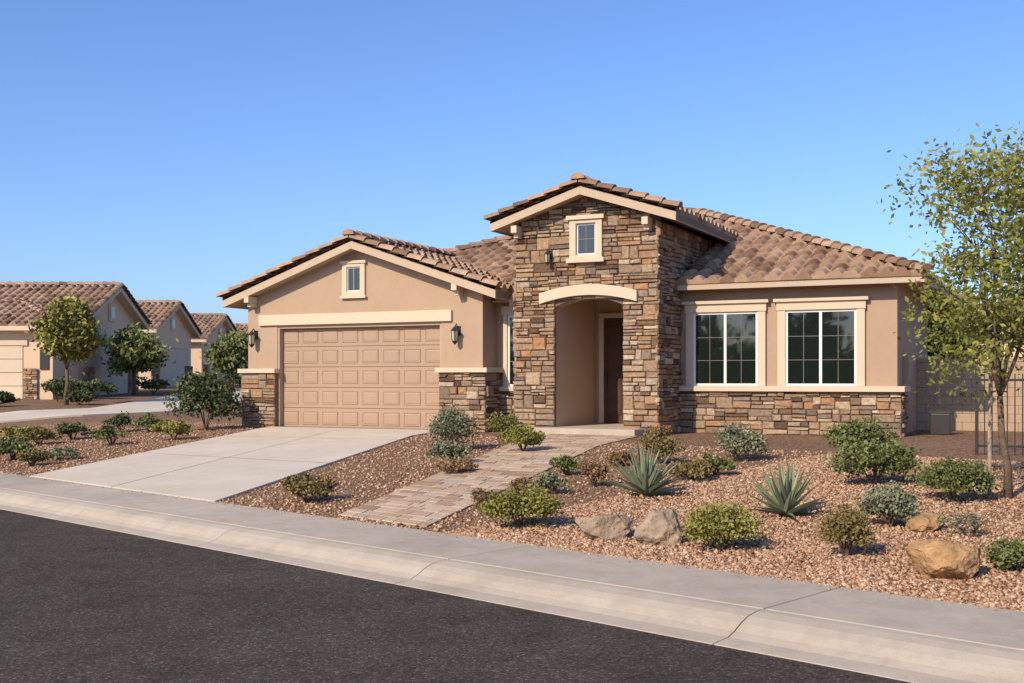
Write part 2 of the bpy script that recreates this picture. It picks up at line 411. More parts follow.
# garage stone piers
MO.box(GU0-.08,GD0+.01,GV-.08,GV-.002,0,1.35); MO.box(GD1-.01,GU1+.08,GV-.08,GV-.002,0,1.35); MO.box(GU1+.002,GU1+.08,GV,24.02,0,1.35)
MO.box(GU0-.08,GU0-.002,GV,24.6,0,1.35)
stones(ST,(GU0-.08,GV-.08),(1,0),(0,-1),(0,1.35),lambda a,b:[(-.05,GD0+.01-GU0+.08)])
stones(ST,(GD1-.01,GV-.08),(1,0),(0,-1),(0,1.35),lambda a,b:[(0,GU1+.08-GD1+.06)])
stones(ST,(GU1+.08,GV-.08),(0,1),(1,0),(0,1.35),lambda a,b:[(0,.95)])
stones(ST,(GU0-.08,GV-.08),(0,1),(-1,0),(0,1.35),lambda a,b:[(0,1.5)])
TR.box(GU0-.18,GD0+.06,GV-.20,GV-.003,1.352,1.46); TR.box(GD1-.06,GU1+.20,GV-.20,GV-.003,1.352,1.46); TR.box(GU1+.003,GU1+.20,GV-.003,24.08,1.352,1.46)
TR.box(GU0-.18,GU0-.003,GV-.003,24.7,1.352,1.46)
# garage gable vent window
TR.box(-15.56,-15.43,GV-.06,GV+.01,3.19,4.0); TR.box(-15.05,-14.92,GV-.06,GV+.01,3.19,4.0); TR.box(-15.43,-15.05,GV-.06,GV+.01,3.19,3.30); TR.box(-15.43,-15.05,GV-.06,GV+.01,3.88,4.0)
TR.box(-15.60,-14.88,GV-.09,GV-.06,3.13,3.20); TR.box(-15.60,-14.88,GV-.09,GV-.06,3.96,4.03)
WH.box(-15.43,-15.05,GV-.02,GV-.001,3.30,3.88); GL.box(-15.40,-15.08,GV-.03,GV-.018,3.33,3.85)
FA.box(-15.25,-15.23,GV-.034,GV-.028,3.33,3.85)
# roofs
def gable(uc,half,ztop,slope,v0,v1,th=.16):
    T=half; ze=ztop-slope*half-.05
    roof_slope(TILE,(uc-half,v0,ze),(0,1),(1,0),v1-v0,T,slope,lambda t:.02,lambda t:v1-v0)
    roof_slope(TILE,(uc+half,v0,ze),(0,1),(-1,0),v1-v0,T,slope,lambda t:.02,lambda t:v1-v0)
    zt=ze-.02
    for sg in (-1,1):
        a=uc+sg*half; pk=(uc,zt+slope*half)
        DECK.prism([(a,zt),(uc,pk[1]),(uc,pk[1]-th),(a,zt-th)] if sg<0 else [(uc,pk[1]),(a,zt),(a,zt-th),(uc,pk[1]-th)],v0+.06,v1)
        BA.prism([(a,zt-.19),(uc,pk[1]-.19),(uc,pk[1]-.015),(a,zt-.015)],v0+.03,v0+.085)
        FA.box(min(a,a-sg*.04),max(a,a-sg*.04),v0+.09,v1-.3,zt-.18,zt-.01)
        caps(TILE,(a+sg*.03,v0+.03,ze+.02),(uc,v0+.03,ze+slope*half+.02),.135,.40,.045)
    caps(TILE,(uc,v0-.06,ztop+.02),(uc,v1,ztop+.02),.15,.40,.03)
gable(-15.1,3.80,4.54,.34,22.8,27.9)
def corbel(u,z,v): 
    TR.box(u-.07,u+.07,v-.36,v+.0,z-.10,z+.06); TR.box(u-.055,u+.055,v-.24,v,z-.20,z-.10)
for u in (-18.18,-12.35): corbel(u,und(u)-.12,GV-.005)
# --- recess wall between garage & tower with window
RV=23.95
WALL.box(GU1,-11.04,RV,RV+.2,0,3.0)
MO.box(GU1+.08,-11.05,RV-.06,RV-.002,0,.92); stones(ST,(GU1+.08,RV-.06),(1,0),(0,-1),(0,.92),lambda a,b:[(0,.66)])
TR.box(GU1+.081,-11.05,RV-.16,RV-.003,.922,1.03)
TR.box(-11.62,-11.52,RV-.07,RV-.002,1.031,2.68); TR.box(-11.66,-11.06,RV-.09,RV-.002,2.682,2.88)
WH.box(-11.52,-11.06,RV-.03,RV-.001,1.031,2.68); GL.box(-11.46,-11.06,RV-.045,RV-.028,1.09,2.62)
for z in (1.6,2.1): GR.box(-11.46,-11.06,RV-.05,RV-.044,z,z+.015)
roof_slope(TILE,(-11.3,23.55,3.03),(1,0),(0,1),.6,1.5,.37,lambda t:-.35,lambda t:.3)
FA.box(-11.3,-11.06,23.55,23.6,2.86,3.02); DECK.box(-11.75,-11.05,23.6,25,2.96,3.0)
# --- tower
TU0,TU1,TV=-11.05,-7.75,23.4; OU0,OU1=-10.1,-8.5; tc=-9.4
tund=lambda u:5.20-.32*abs(u-tc)
INW.box(TU0+.002,OU0,TV+.06,28.5,0,4.5); INW.box(OU1,TU1-.002,TV+.06,28.5,0,4.5)
arc=[]
for i in range(13):
    a=OU0+(OU1-OU0)*i/12; x=(a-(OU0+OU1)/2)/.8; arc.append((a,2.80+.18*(1-x*x)))
MO.prism([(TU0,0),(OU0,0),(OU0,2.8),(TU0,2.8)],TV,TV+.058); MO.prism([(OU1,0),(TU1,0),(TU1,2.8),(OU1,2.8)],TV,TV+.058)
for (a,b) in zip(arc,arc[1:]):
    INW.prism([a,b,(b[0],3.3),(a[0],3.3)],TV+.06,TV+.4)
    MO.prism([a,b,(b[0],3.3),(a[0],3.3)],TV,TV+.058)
MO.prism([(TU0,2.8),(OU0,2.8),(OU0,3.3),(TU0,3.3)],TV,TV+.058); MO.prism([(OU1,2.8),(TU1,2.8),(TU1,3.3),(OU1,3.3)],TV,TV+.058)
MO.prism([(TU0,3.3),(TU1,3.3),(TU1,tund(TU1)),(tc,tund(tc)),(TU0,tund(TU0))],TV,TV+.3)
MO.box(TU1-.001,TU1+.005,TV+.002,28.4,0,4.6); MO.box(TU0-.005,TU0+.001,TV+.002,28.4,0,4.6)
INW.box(OU0,OU1,TV+.4,25.9,3.1,3.3)      # ceiling
INW.box(OU0,OU1,25.9,26.1,0,3.1)      # back wall
win=(-9.72,-8.96,3.77,4.74)
def tiv(z0,z1):
    L=[(0,TU1-TU0+.05)]
    if z0<2.93: L=[(-.05,OU0-TU0),(OU1-TU0,TU1-TU0+.05)]
    if z1>tund(TU0)-.05:
        h=(tund(tc)-z1+.03)/.32; L=[(tc-h-TU0,tc+h-TU0)] if h>.06 else []
        L=[(max(a,-.05),min(b,TU1-TU0+.05)) for a,b in L]
    if z1>win[2]+.04 and z0<win[3]-.04:
        out=[]
        for a,b in L:
            if a<win[0]-TU0: out.append((a,min(b,win[0]-TU0+.02)))
            if b>win[1]-TU0: out.append((max(a,win[1]-TU0-.02),b))
        L=out
    return L
stones(ST,(TU0,TV),(1,0),(0,-1),(0,2.95),tiv); stones(ST,(TU0,TV),(1,0),(0,-1),(2.95,3.77),tiv)
stones(ST,(TU0,TV),(1,0),(0,-1),(3.77,4.5),tiv); stones(ST,(TU0,TV),(1,0),(0,-1),(4.5,4.74),tiv); stones(ST,(TU0,TV),(1,0),(0,-1),(4.74,5.2),tiv,hr=(.09,.13))
stones(ST,(TU1,TV),(0,1),(1,0),(0,3.1),lambda a,b:[(-.05,1.62)])
stones(ST,(TU1,TV),(0,1),(1,0),(3.1,4.56),lambda a,b:[(-.05,1.2+ (b-3.3)/.37+.6)])
stones(ST,(TU0,TV),(0,1),(-1,0),(0,4.56),lambda a,b:[(-.05,.55)]); stones(ST,(TU0,TV),(0,1),(-1,0),(3.1,4.56),lambda a,b:[(.55,4)])
at=[];n_=16
for i in range(n_+1):
    x=-1.14+2.28*i/n_; zz=.17*(1-(x/1.14)**2); at.append((-9.3+x,2.86+zz))
i0=len(TR.v)
for (x,z) in at: TR.v+=[(x,TV-.13,z),(x,TV-.13,z+.235),(x,TV+.03,z+.235),(x,TV+.03,z)]
for k in range(n_):
    a=i0+4*k; b=a+4
    for j in range(4):
        j2=(j+1)%4; TR.f.append((a+j,a+j2,b+j2,b+j)); TR.r.append(.5)
TR.f.append((i0,i0+1,i0+2,i0+3)); TR.r.append(.5); e0=i0+4*n_; TR.f.append((e0,e0+1,e0+2,e0+3)); TR.r.append(.5)
# tower window
TR.box(win[0],win[0]+.15,TV-.11,TV+.01,win[2]+.14,win[3]-.14); TR.box(win[1]-.15,win[1],TV-.11,TV+.01,win[2]+.14,win[3]-.14)
TR.box(win[0],win[1],TV-.11,TV+.01,win[2],win[2]+.139); TR.box(win[0],win[1],TV-.11,TV+.01,win[3]-.139,win[3])
TR.box(win[0]-.06,win[1]+.06,TV-.16,TV-.111,win[2]-.03,win[2]+.07); TR.box(win[0]-.06,win[1]+.06,TV-.16,TV-.111,win[3]-.06,win[3]+.03)
WH.box(win[0]+.15,win[1]-.15,TV-.05,TV+.0,win[2]+.14,win[3]-.14); GL.box(win[0]+.19,win[1]-.19,TV-.06,TV-.045,win[2]+.18,win[3]-.18)
cu=(win[0]+win[1])/2; cz=(win[2]+win[3])/2
GR.box(cu-.008,cu+.008,TV-.066,TV-.058,win[2]+.18,win[3]-.18); GR.box(win[0]+.19,win[1]-.19,TV-.0665,TV-.0585,cz-.008,cz+.008)
gable(tc+.05,2.15,5.44,.32,22.95,30.4)
for u in (-10.95,-7.9): corbel(u,tund(u)-.16,TV-.005)
# front door
du0,du1=-9.88,-8.92
WD.box(du0,du1,25.84,25.88,.15,2.66)
for (a,b,c,d) in ((.1,.44,.2,1.1),(.52,.86,.2,1.1),(.1,.44,1.25,2.3),(.52,.86,1.25,2.3)):
    WD.box(du0+a,du0+b,25.815,25.842,.15+c,.15+d)
TR.box(du0-.12,du0,25.80,25.895,.15,2.78); TR.box(du1,du1+.12,25.80,25.895,.15,2.78); TR.box(du0,du1,25.80,25.895,2.66,2.78)
ME.box(du0+.07,du0+.10,25.77,25.84,1.05,1.35)
PS=MB(); PS.box(-10.75,-8.02,22.75,25.9,-.1,.14); 
# --- wing
WU0,WU1,WV=TU1,-3.06,25.0
WALL.box(WU0,WU1,WV,31,0,3.2); WALL.box(-18.1,-5,31,37,-.3,3.2)
MO.box(WU0+.01,WU1+.06,WV-.06,WV-.002,0,.93); MO.box(WU1+.002,WU1+.06,WV-.06,25.8,0,.93)
stones(ST,(WU0,WV-.06),(1,0),(0,-1),(0,.93),lambda a,b:[(0.03,WU1-WU0+.1)])
stones(ST,(WU1+.06,WV-.06),(0,1),(1,0),(0,.93),lambda a,b:[(0,.86)])
TR.box(WU0+.02,WU1+.17,WV-.19,WV-.003,.932,1.05); TR.box(WU1+.003,WU1+.17,WV-.003,25.9,.932,1.05)
def bigwin(a,b):
    za,zb=1.052,2.68
    TR.box(a,a+.17,WV-.075,WV-.002,za,zb); TR.box(b-.17,b,WV-.075,WV-.002,za,zb)
    TR.box(a-.02,b+.02,WV-.095,WV-.002,zb+.001,2.86); TR.box(a-.08,b+.08,WV-.15,WV-.003,2.86,2.93)
    a+=.17;b-=.17; f=.05; y0=WV-.045;y1=WV-.001; c=(a+b)/2
    WH.box(a,a+f,y0,y1,za,zb); WH.box(b-f,b,y0,y1,za,zb); WH.box(a+f,b-f,y0,y1,za,za+f); WH.box(a+f,b-f,y0,y1,zb-f,zb); WH.box(c-.03,c+.03,y0-.008,y1,za+f,zb-f)
    GL.box(a+f,c-.03,WV-.020,WV-.012,za+f,zb-f); GL.box(c+.03,b-f,WV-.024,WV-.012,za+f,zb-f)
    for (p,q) in ((a+f,c-.03),(c+.03,b-f)):
        m_=(p+q)/2; GR.box(m_-.006,m_+.006,WV-.030,WV-.0255,za+f,zb-f)
        for k in (1,2): zz=za+f+(zb-za-2*f)*k/3; GR.box(p,q,WV-.0305,WV-.0252,zz-.006,zz+.006)
bigwin(-7.58,-5.79); bigwin(-5.53,-3.70)
# main roof (hip)
RL,RR,RF,RB=-18.9,-2.46,24.5,38.0; ZE=3.32; SL=.37; LL=RR-RL; DD=RB-RF; TT=DD/2
roof_slope(TILE,(RL,RF,ZE),(1,0),(0,1),LL,TT,SL,lambda t:t,lambda t:LL-t)
roof_slope(TILE,(RL,RB,ZE),(1,0),(0,-1),LL,TT,SL,lambda t:t,lambda t:LL-t)
roof_slope(TILE,(RR,RF,ZE),(0,1),(-1,0),DD,TT,SL,lambda t:t,lambda t:DD-t)
roof_slope(TILE,(RL,RF,ZE),(0,1),(1,0),DD,TT,SL,lambda t:t,lambda t:DD-t)
zr=ZE+SL*TT
for (a,b) in (((RR,RF,ZE+.05),(RR-TT,RF+TT,zr+.05)),((RR,RB,ZE+.05),(RR-TT,RB-TT,zr+.05)),((RL,RF,ZE+.05),(RL+TT,RF+TT,zr+.05)),((RL,RB,ZE+.05),(RL+TT,RB-TT,zr+.05)),((RL+TT,RF+TT,zr+.06),(RR-TT,RF+TT,zr+.06))):
    caps(TILE,a,b,.15,.40,.03)
d=.06; i=len(DECK.v)
DECK.v+=[(RL+d,RF+d,3.19),(RR-d,RF+d,3.19),(RR-d,RB-d,3.19),(RL+d,RB-d,3.19),(RL+d,RF+d,ZE-.03),(RR-d,RF+d,ZE-.03),(RR-d,RB-d,ZE-.03),(RL+d,RB-d,ZE-.03),(RL+TT,RF+TT,zr-.05),(RR-TT,RF+TT,zr-.05)]
for f in ((0,1,2,3),(0,1,5,4),(1,2,6,5),(2,3,7,6),(3,0,4,7),(4,5,9,8),(5,6,9),(6,7,8,9),(7,4,8)):
    DECK.f.append(tuple(i+k for k in f)); DECK.r.append(.5)
BA.box(TU1+.1,RR-.01,RF+.03,RF+.058,3.16,3.30); BA.box(RR-.058,RR-.01,RF+.059,RB,3.16,3.30)
def lantern(u,v,z,s=1):
    ME.box(u-.05*s,u+.05*s,v-.03,v,z+.02*s,z+.22*s); ME.tube([(u,v-.02,z+.18*s),(u,v-.1*s,z+.26*s),(u,v-.16*s,z+.2*s)],[.012*s]*3,6)
    ME.tube([(u,v-.16*s,z+.21*s),(u,v-.16*s,z+.17*s),(u,v-.16*s,z+.12*s)],[.012*s,.05*s,.095*s],8)
    LG.tube([(u,v-.16*s,z+.12*s),(u,v-.16*s,z-.1*s)],[.07*s,.05*s],8)
    for k in range(4):
        an=k*math.pi/2+.4; ME.tube([(u+.08*s*math.cos(an),v-.16*s+.08*s*math.sin(an),z+.12*s),(u+.058*s*math.cos(an),v-.16*s+.058*s*math.sin(an),z-.1*s)],[.008*s]*2,4)
    ME.tube([(u,v-.16*s,z-.09*s),(u,v-.16*s,z-.12*s),(u,v-.16*s,z-.17*s)],[.07*s,.05*s,.01],8)
LG=MB()
lantern(-18.15,GV-.001,2.17,1.1); lantern(-12.42,GV-.001,2.17,1.1); lantern(-10.2,TV-.07,3.85,.85)
ME2=MB(); ME2.box(WU1,WU1+.14,25.9,26.25,1.15,1.75)
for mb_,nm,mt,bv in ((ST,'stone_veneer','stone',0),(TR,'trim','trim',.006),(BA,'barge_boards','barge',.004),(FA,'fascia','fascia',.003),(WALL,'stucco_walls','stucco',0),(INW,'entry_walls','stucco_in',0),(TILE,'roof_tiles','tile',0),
    (WH,'window_frames','white',.004),(GL,'window_glass','glass',0),(GR,'window_grids','grid',0),(ME,'light_fixtures','metal',0),(MO,'mortar_bed','mortar',0),(DR,'garage_door','door',0),(WD,'front_door','wood',.006),
    (DECK,'soffit','fascia',0),(PS,'porch_slab','concrete',.01),(LG,'lantern_glass','lglass',0),(ME2,'meter_box','stucco',.01)):
    mb_.obj(nm,M[mt],H,bevel=bv)

def UV(u,v): return (u*math.cos(TH)+v*math.sin(TH), -u*math.sin(TH)+v*math.cos(TH))
bw=empty('block_wall',(*UV(-3.06,28.6),0),-TH)
mb=MB()
for r in range(9):
    x=-(r%2)*.2
    while x<14:
        x0=max(x,0)+.003; mb.box(x0,min(x+.4,14)-.003,0,.15,-.2+r*.2+.003,-.2+(r+1)*.2-.003,random.random()); x+=.4
mb.obj('blocks',M['block'],bw,bevel=.006); mb=MB(); mb.box(0,14,.01,.14,-.2,1.6); mb.obj('core',M['mortar'],bw)
mb=MB(); mb.box(0,14,-.02,.17,1.603,1.68); mb.obj('cap',M['block'],bw)
fn=empty('iron_fence',(7.35,18.2,0),-TH); mb=MB()
for i in range(34): mb.box(i*.11,i*.11+.018,0,.018,.0,1.28)
for i in range(0,34,11): mb.box(i*.11-.02,i*.11+.03,-.02,.03,-.05,1.36)
mb.box(-.02,3.7,-.006,.024,.12,.16); mb.box(-.02,3.7,-.0065,.0245,1.16,1.20); mb.obj('bars',M['metal'],fn)
ub=empty('utility_box',(*UV(-2.55,26.3),0),-TH); mb=MB(); mb.box(0,.42,0,.35,0,.46); mb.obj('cabinet',M['metal'],ub,bevel=.02)
mb=MB(); mb.box(-.015,.435,-.015,.365,.463,.50); mb.obj('lid',M['metal'],ub,bevel=.008)

# ------------------------------------------------------------------ neighbour houses
def neighbour(Xg,Y0,Y1,Xb,zb,zr_,ze):
    E=empty('neighbour_house',(0,0,0)); W=MB();T=MB();R=MB();D=MB();G_=MB();S_=MB()
    yc=(Y0+Y1)/2; half=(Y1-Y0)/2+.5; sl=(zr_-ze)/half
    W.hexa([(Xb,Y0,zb-1),(Xg,Y0,zb-1),(Xg,Y1,zb-1),(Xb,Y1,zb-1),(Xb,Y0,ze+.1),(Xg,Y0,ze+.1),(Xg,Y1,ze+.1),(Xb,Y1,ze+.1)])
    W.face([(Xg,Y0,ze+.1),(Xg,Y1,ze+.1),(Xg,yc,zr_-.15)]); W.face([(Xb,Y0,ze+.1),(Xb,Y1,ze+.1),(Xb,yc,zr_-.15)])
    L=Xg+.5-Xb
    roof_slope(R,(Xb,Y0-.5,ze),(1,0),(0,1),L,half,sl,lambda t:0,lambda t:L,.36,.45,.11)
    roof_slope(R,(Xb,Y1+.5,ze),(1,0),(0,-1),L,half,sl,lambda t:0,lambda t:L,.36,.45,.11)
    caps(R,(Xb,yc,zr_+.05),(Xg+.5,yc,zr_+.05),.17,.4)
    for sg,ya in ((-1,Y0-.5),(1,Y1+.5)):
        caps(R,(Xg+.45,ya,ze+.05),(Xg+.45,yc,zr_+.05),.15,.4)
        T.hexa([(Xg+.40,ya,ze-.22),(Xg+.46,ya,ze-.22),(Xg+.46,ya,ze-.0),(Xg+.40,ya,ze-.0),(Xg+.40,yc,zr_-.22),(Xg+.46,yc,zr_-.22),(Xg+.46,yc,zr_),(Xg+.40,yc,zr_)])
        T.box(Xb,Xg+.4,ya-.02,ya+.04,ze-.20,ze-.02)
        T.hexa([(Xb,ya,ze-.12),(Xg+.4,ya,ze-.12),(Xg+.4,ya,ze-.06),(Xb,ya,ze-.06),(Xb,yc,zr_-.2),(Xg+.4,yc,zr_-.2),(Xg+.4,yc,zr_-.1),(Xb,yc,zr_-.1)])
    w=(Y1-Y0)
    D.box(Xg,Xg+.04,Y0+w*.2,Y0+w*.8,zb,zb+2.3); T.box(Xg,Xg+.08,Y0+w*.14,Y0+w*.86,zb+2.32,zb+2.6)
    T.box(Xg,Xg+.07,yc-.4,yc+.4,zr_-1.6,zr_-.8); G_.box(Xg+.05,Xg+.09,yc-.25,yc+.25,zr_-1.45,zr_-.95)
    for (a,b) in ((Y0-.05,Y0+w*.17),(Y0+w*.83,Y1+.05)): stones(S_,(Xg+.04,a),(0,1),(1,0),(zb-.3,zb+1.3),lambda p,q:[(0,b-a)],.06)
    x=Xg-3
    while x>Xb+2:
        T.box(x-1.0,x+1.0,Y0-.07,Y0-.001,zb+.9,zb+2.6); G_.box(x-.8,x+.8,Y0-.09,Y0-.06,zb+1.1,zb+2.4); x-=5
    for mb_,nm,mt in ((W,'walls','stucco_n'),(T,'trim','trim'),(R,'roof','tile'),(D,'garage_door','trim'),(G_,'windows','glass'),(S_,'stone_base','stone')): mb_.obj(nm,M[mt],E)
    return E
neighbour(-18.3,49,56,-40,.45,5.45,3.85)
neighbour(-20.1,64,72,-40,.75,5.7,4.0)
neighbour(-21.6,80,90,-40,.95,5.9,4.0)
neighbour(-22.5,97,107,-40,1.0,6.0,4.2)
def wing():
    E=empty('neighbour_house',(0,0,0)); W=MB();R=MB();T=MB();D=MB();S_=MB();G_=MB()
    x0,x1,y0,y1,zb,ze=-26,-18.45,46.2,49.3,.40,3.35
    W.box(x0,x1,y0,y1,-.6,ze)
    L=x1-x0+1
    roof_slope(R,(x0-.5,y0-.5,ze),(1,0),(0,1),L,3.2,.36,lambda t:t*.9,lambda t:L-t*.9,.36,.45,.11)
    roof_slope(R,(x1+.5,y0-.5,ze),(0,1),(-1,0),4.0,2.9,.40,lambda t:t,lambda t:4.0,.36,.45,.11)
    caps(R,(x1+.5,y0-.5,ze+.05),(x1+.5-2.9,y0-.5+3.2,ze+1.2),.15,.4)
    T.box(x0-.5,x1+.5,y0-.52,y0-.46,ze-.2,ze-.02); T.box(x1+.46,x1+.5,y0-.45,y1,ze-.2,ze-.02); T.box(x0-.4,x1+.4,y0-.4,y1,ze-.08,ze-.03)
    dx0,dx1=-23.4,-19.65
    D.box(dx0,dx1,y0-.03,y0-.001,zb-.1,zb+2.15)
    for k in range(1,4): G_.box(dx0,dx1,y0-.034,y0-.031,zb+.54*k-.01,zb+.54*k+.01)
    T.box(dx0-.2,dx1+.2,y0-.07,y0-.001,zb+2.17,zb+2.4)
    for (a,b) in ((dx0-.7,dx0-.05),(dx1+.05,dx1+.62)): stones(S_,(a,y0-.06),(1,0),(0,-1),(zb-.4,zb+1.25),lambda p,q:[(0,b-a)],.05)
    G_.box(-18.95,-18.6,y0-.05,y0-.002,zb+1.2,zb+2.0)
    for mb_,nm,mt in ((W,'walls','stucco_n'),(T,'trim','trim'),(R,'roof','tile'),(D,'garage_door','trim'),(S_,'stone_base','stone'),(G_,'details','metal')): mb_.obj(nm,M[mt],E)
wing()
E=empty('neighbour_house',(24,48,0),math.radians(-25)); W=MB();R=MB();T=MB()
W.box(-7,9,-4,6,-.5,3.1); roof_slope(R,(-7.5,-4.5,3.15),(1,0),(0,1),17,5.5,.3,lambda t:t,lambda t:17-t,.36,.45,.11); roof_slope(R,(-7.5,-4.5,3.15),(0,1),(1,0),11,5.5,.3,lambda t:t,lambda t:11-t,.36,.45,.11)
T.box(-7.5,9.5,-4.5,6.4,2.95,3.12)
for mb_,nm,mt in ((W,'walls','stucco_n'),(T,'eaves','trim'),(R,'roof','tile')): mb_.obj(nm,M[mt],E)

sheet('side_street',[(-13.0,34.8),(-10.6,37.2),(-10.2,60),(-11,110),(-15,110),(-14.3,60),(-14.2,38.6),(-17,36.2),(-40,35.2),(-40,31.6),(-17,32.6)],.05,M['drive'],.05,2.0)
sheet('neighbour_driveway',[(-23.4,46.1),(-19.7,46.1),(-17.6,36.5),(-21.4,36.3)],.075,M['drive'],.05,2.0)

# ------------------------------------------------------------------ gravel pebbles
def inpoly(X,Y,P):
    c=np.zeros(len(X),bool); n=len(P); j=n-1
    for i in range(n):
        xi,yi=P[i]; xj,yj=P[j]
        k=((yi>Y)!=(yj>Y))&(X<(xj-xi)*(Y-yi)/(yj-yi+1e-9)+xi); c^=k; j=i
    return c
def pebbles(n,s0,s1,w0,w1,rmin,rmax,pw=1.5,zfix=None,allow=False):
    s=RNG.uniform(s0,s1,n); w=w0+(w1-w0)*RNG.uniform(0,1,n)**pw
    X=s*P_[0]+w*N_[0]; Y=s*P_[1]+w*N_[1]
    keep=np.ones(n,bool)
    if not allow: keep=~inpoly(X,Y,DRIVE)&~inpoly(X,Y,PATH)
    d=X/np.maximum(Y,.1); keep&=(d>-.62)&(d<.62)
    u=X*math.cos(TH)-Y*math.sin(TH); v=X*math.sin(TH)+Y*math.cos(TH)
    keep&=~((v>22.7)&(u<-8)&(u>-18.6))&(v<25)
    X=X[keep];Y=Y[keep]; n=len(X); w=X*N_[0]+Y*N_[1]
    Z=-.45+.06*np.clip(w-8.25,0,7.5) if zfix is None else np.full(n,zfix)
    base=np.array([[1,0,0],[0,1,0],[-1,0,0],[0,-1,0],[0,0,1],[0,0,-1]],float)
    R=RNG.uniform(rmin,rmax,n); sc=RNG.uniform(.6,1.25,(n,1,3)); jit=RNG.uniform(-.3,.3,(n,6,3))
    V=(base[None]+jit)*sc; V[:,:,2]*=.75
    a=RNG.uniform(0,6.28,n); c,s_=np.cos(a)[:,None],np.sin(a)[:,None]
    x=V[:,:,0]*c-V[:,:,1]*s_; y=V[:,:,0]*s_+V[:,:,1]*c
    V=np.stack([x,y,V[:,:,2]],2)*R[:,None,None]
    V[:,:,0]+=X[:,None];V[:,:,1]+=Y[:,None];V[:,:,2]+=(Z+R*.25)[:,None]
    F0=np.array([[0,1,4],[1,2,4],[2,3,4],[3,0,4],[1,0,5],[2,1,5],[3,2,5],[0,3,5]])
    F=(F0[None]+(np.arange(n)*6)[:,None,None]).reshape(-1,3)
    return V.reshape(-1,3),F,np.repeat(RNG.uniform(0,1,n),8)
G_=[pebbles(105000,-9,2,8.27,17,.009,.022,1.3),pebbles(5000,-9,2,8.27,17,.022,.036,1.2),pebbles(22000,-32,-8,8.27,17,.014,.030,1.2),pebbles(800,-20,2,8.0,8.26,.006,.014,.3,-.438,True)]
Vs=[];Fs=[];Rs=[];o_=0
for g in G_: Vs.append(g[0]);Fs.append(g[1]+o_);Rs.append(g[2]);o_+=len(g[0])
np_mesh('gravel',np.vstack(Vs),np.vstack(Fs),np.concatenate(Rs),M['pebble'])

# ------------------------------------------------------------------ plants
def shrub(name,x,y,w,h,mat,n=1100,size=.03,clumps=16,elong=1.7,airy=0):
    z=terr(x,y); E=empty(name,(x,y,z)); R=w/2; n=int(n*1.5)
    C=[];rn=[]; sq=RNG.uniform(.82,1.15)
    for k in range(clumps):
        th=RNG.uniform(0,6.28); ph=math.acos(RNG.uniform(0.0,1)); q=RNG.uniform(.4,.92)
        c=np.array([math.cos(th)*math.sin(ph)*R*q*sq,math.sin(th)*math.sin(ph)*R*q,h*.42+math.cos(ph)*h*.42*q/.8])
        sz=RNG.uniform(.55,1.3); m=int(n/clumps*sz); d=RNG.normal(size=(m,3)); d/=np.linalg.norm(d,axis=1)[:,None]
        rr=(R*.36*sz+airy*.12*R+.02)*RNG.uniform(.3,1.1,m)**.6
        pnt=c+d*rr[:,None]*np.array([1,1,h/w*1.1]); pnt[:,2]=np.maximum(pnt[:,2],.015)
        C.append(pnt); tone=RNG.uniform(-.2,.2)
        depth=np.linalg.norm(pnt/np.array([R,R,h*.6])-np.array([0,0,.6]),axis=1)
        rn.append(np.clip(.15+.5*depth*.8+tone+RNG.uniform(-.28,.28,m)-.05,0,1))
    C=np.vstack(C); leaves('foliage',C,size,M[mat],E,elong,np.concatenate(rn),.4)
    mb=MB()
    for k in range(9):
        th=random.uniform(0,6.28); r=R*random.uniform(.3,.8)
        mb.tube([(0,0,-.03),(math.cos(th)*r*.4,math.sin(th)*r*.4,h*.3),(math.cos(th)*r,math.sin(th)*r,h*random.uniform(.5,.85))],[.014,.009,.004],5)
    mb.obj('stems',M['bark'],E)
    return E
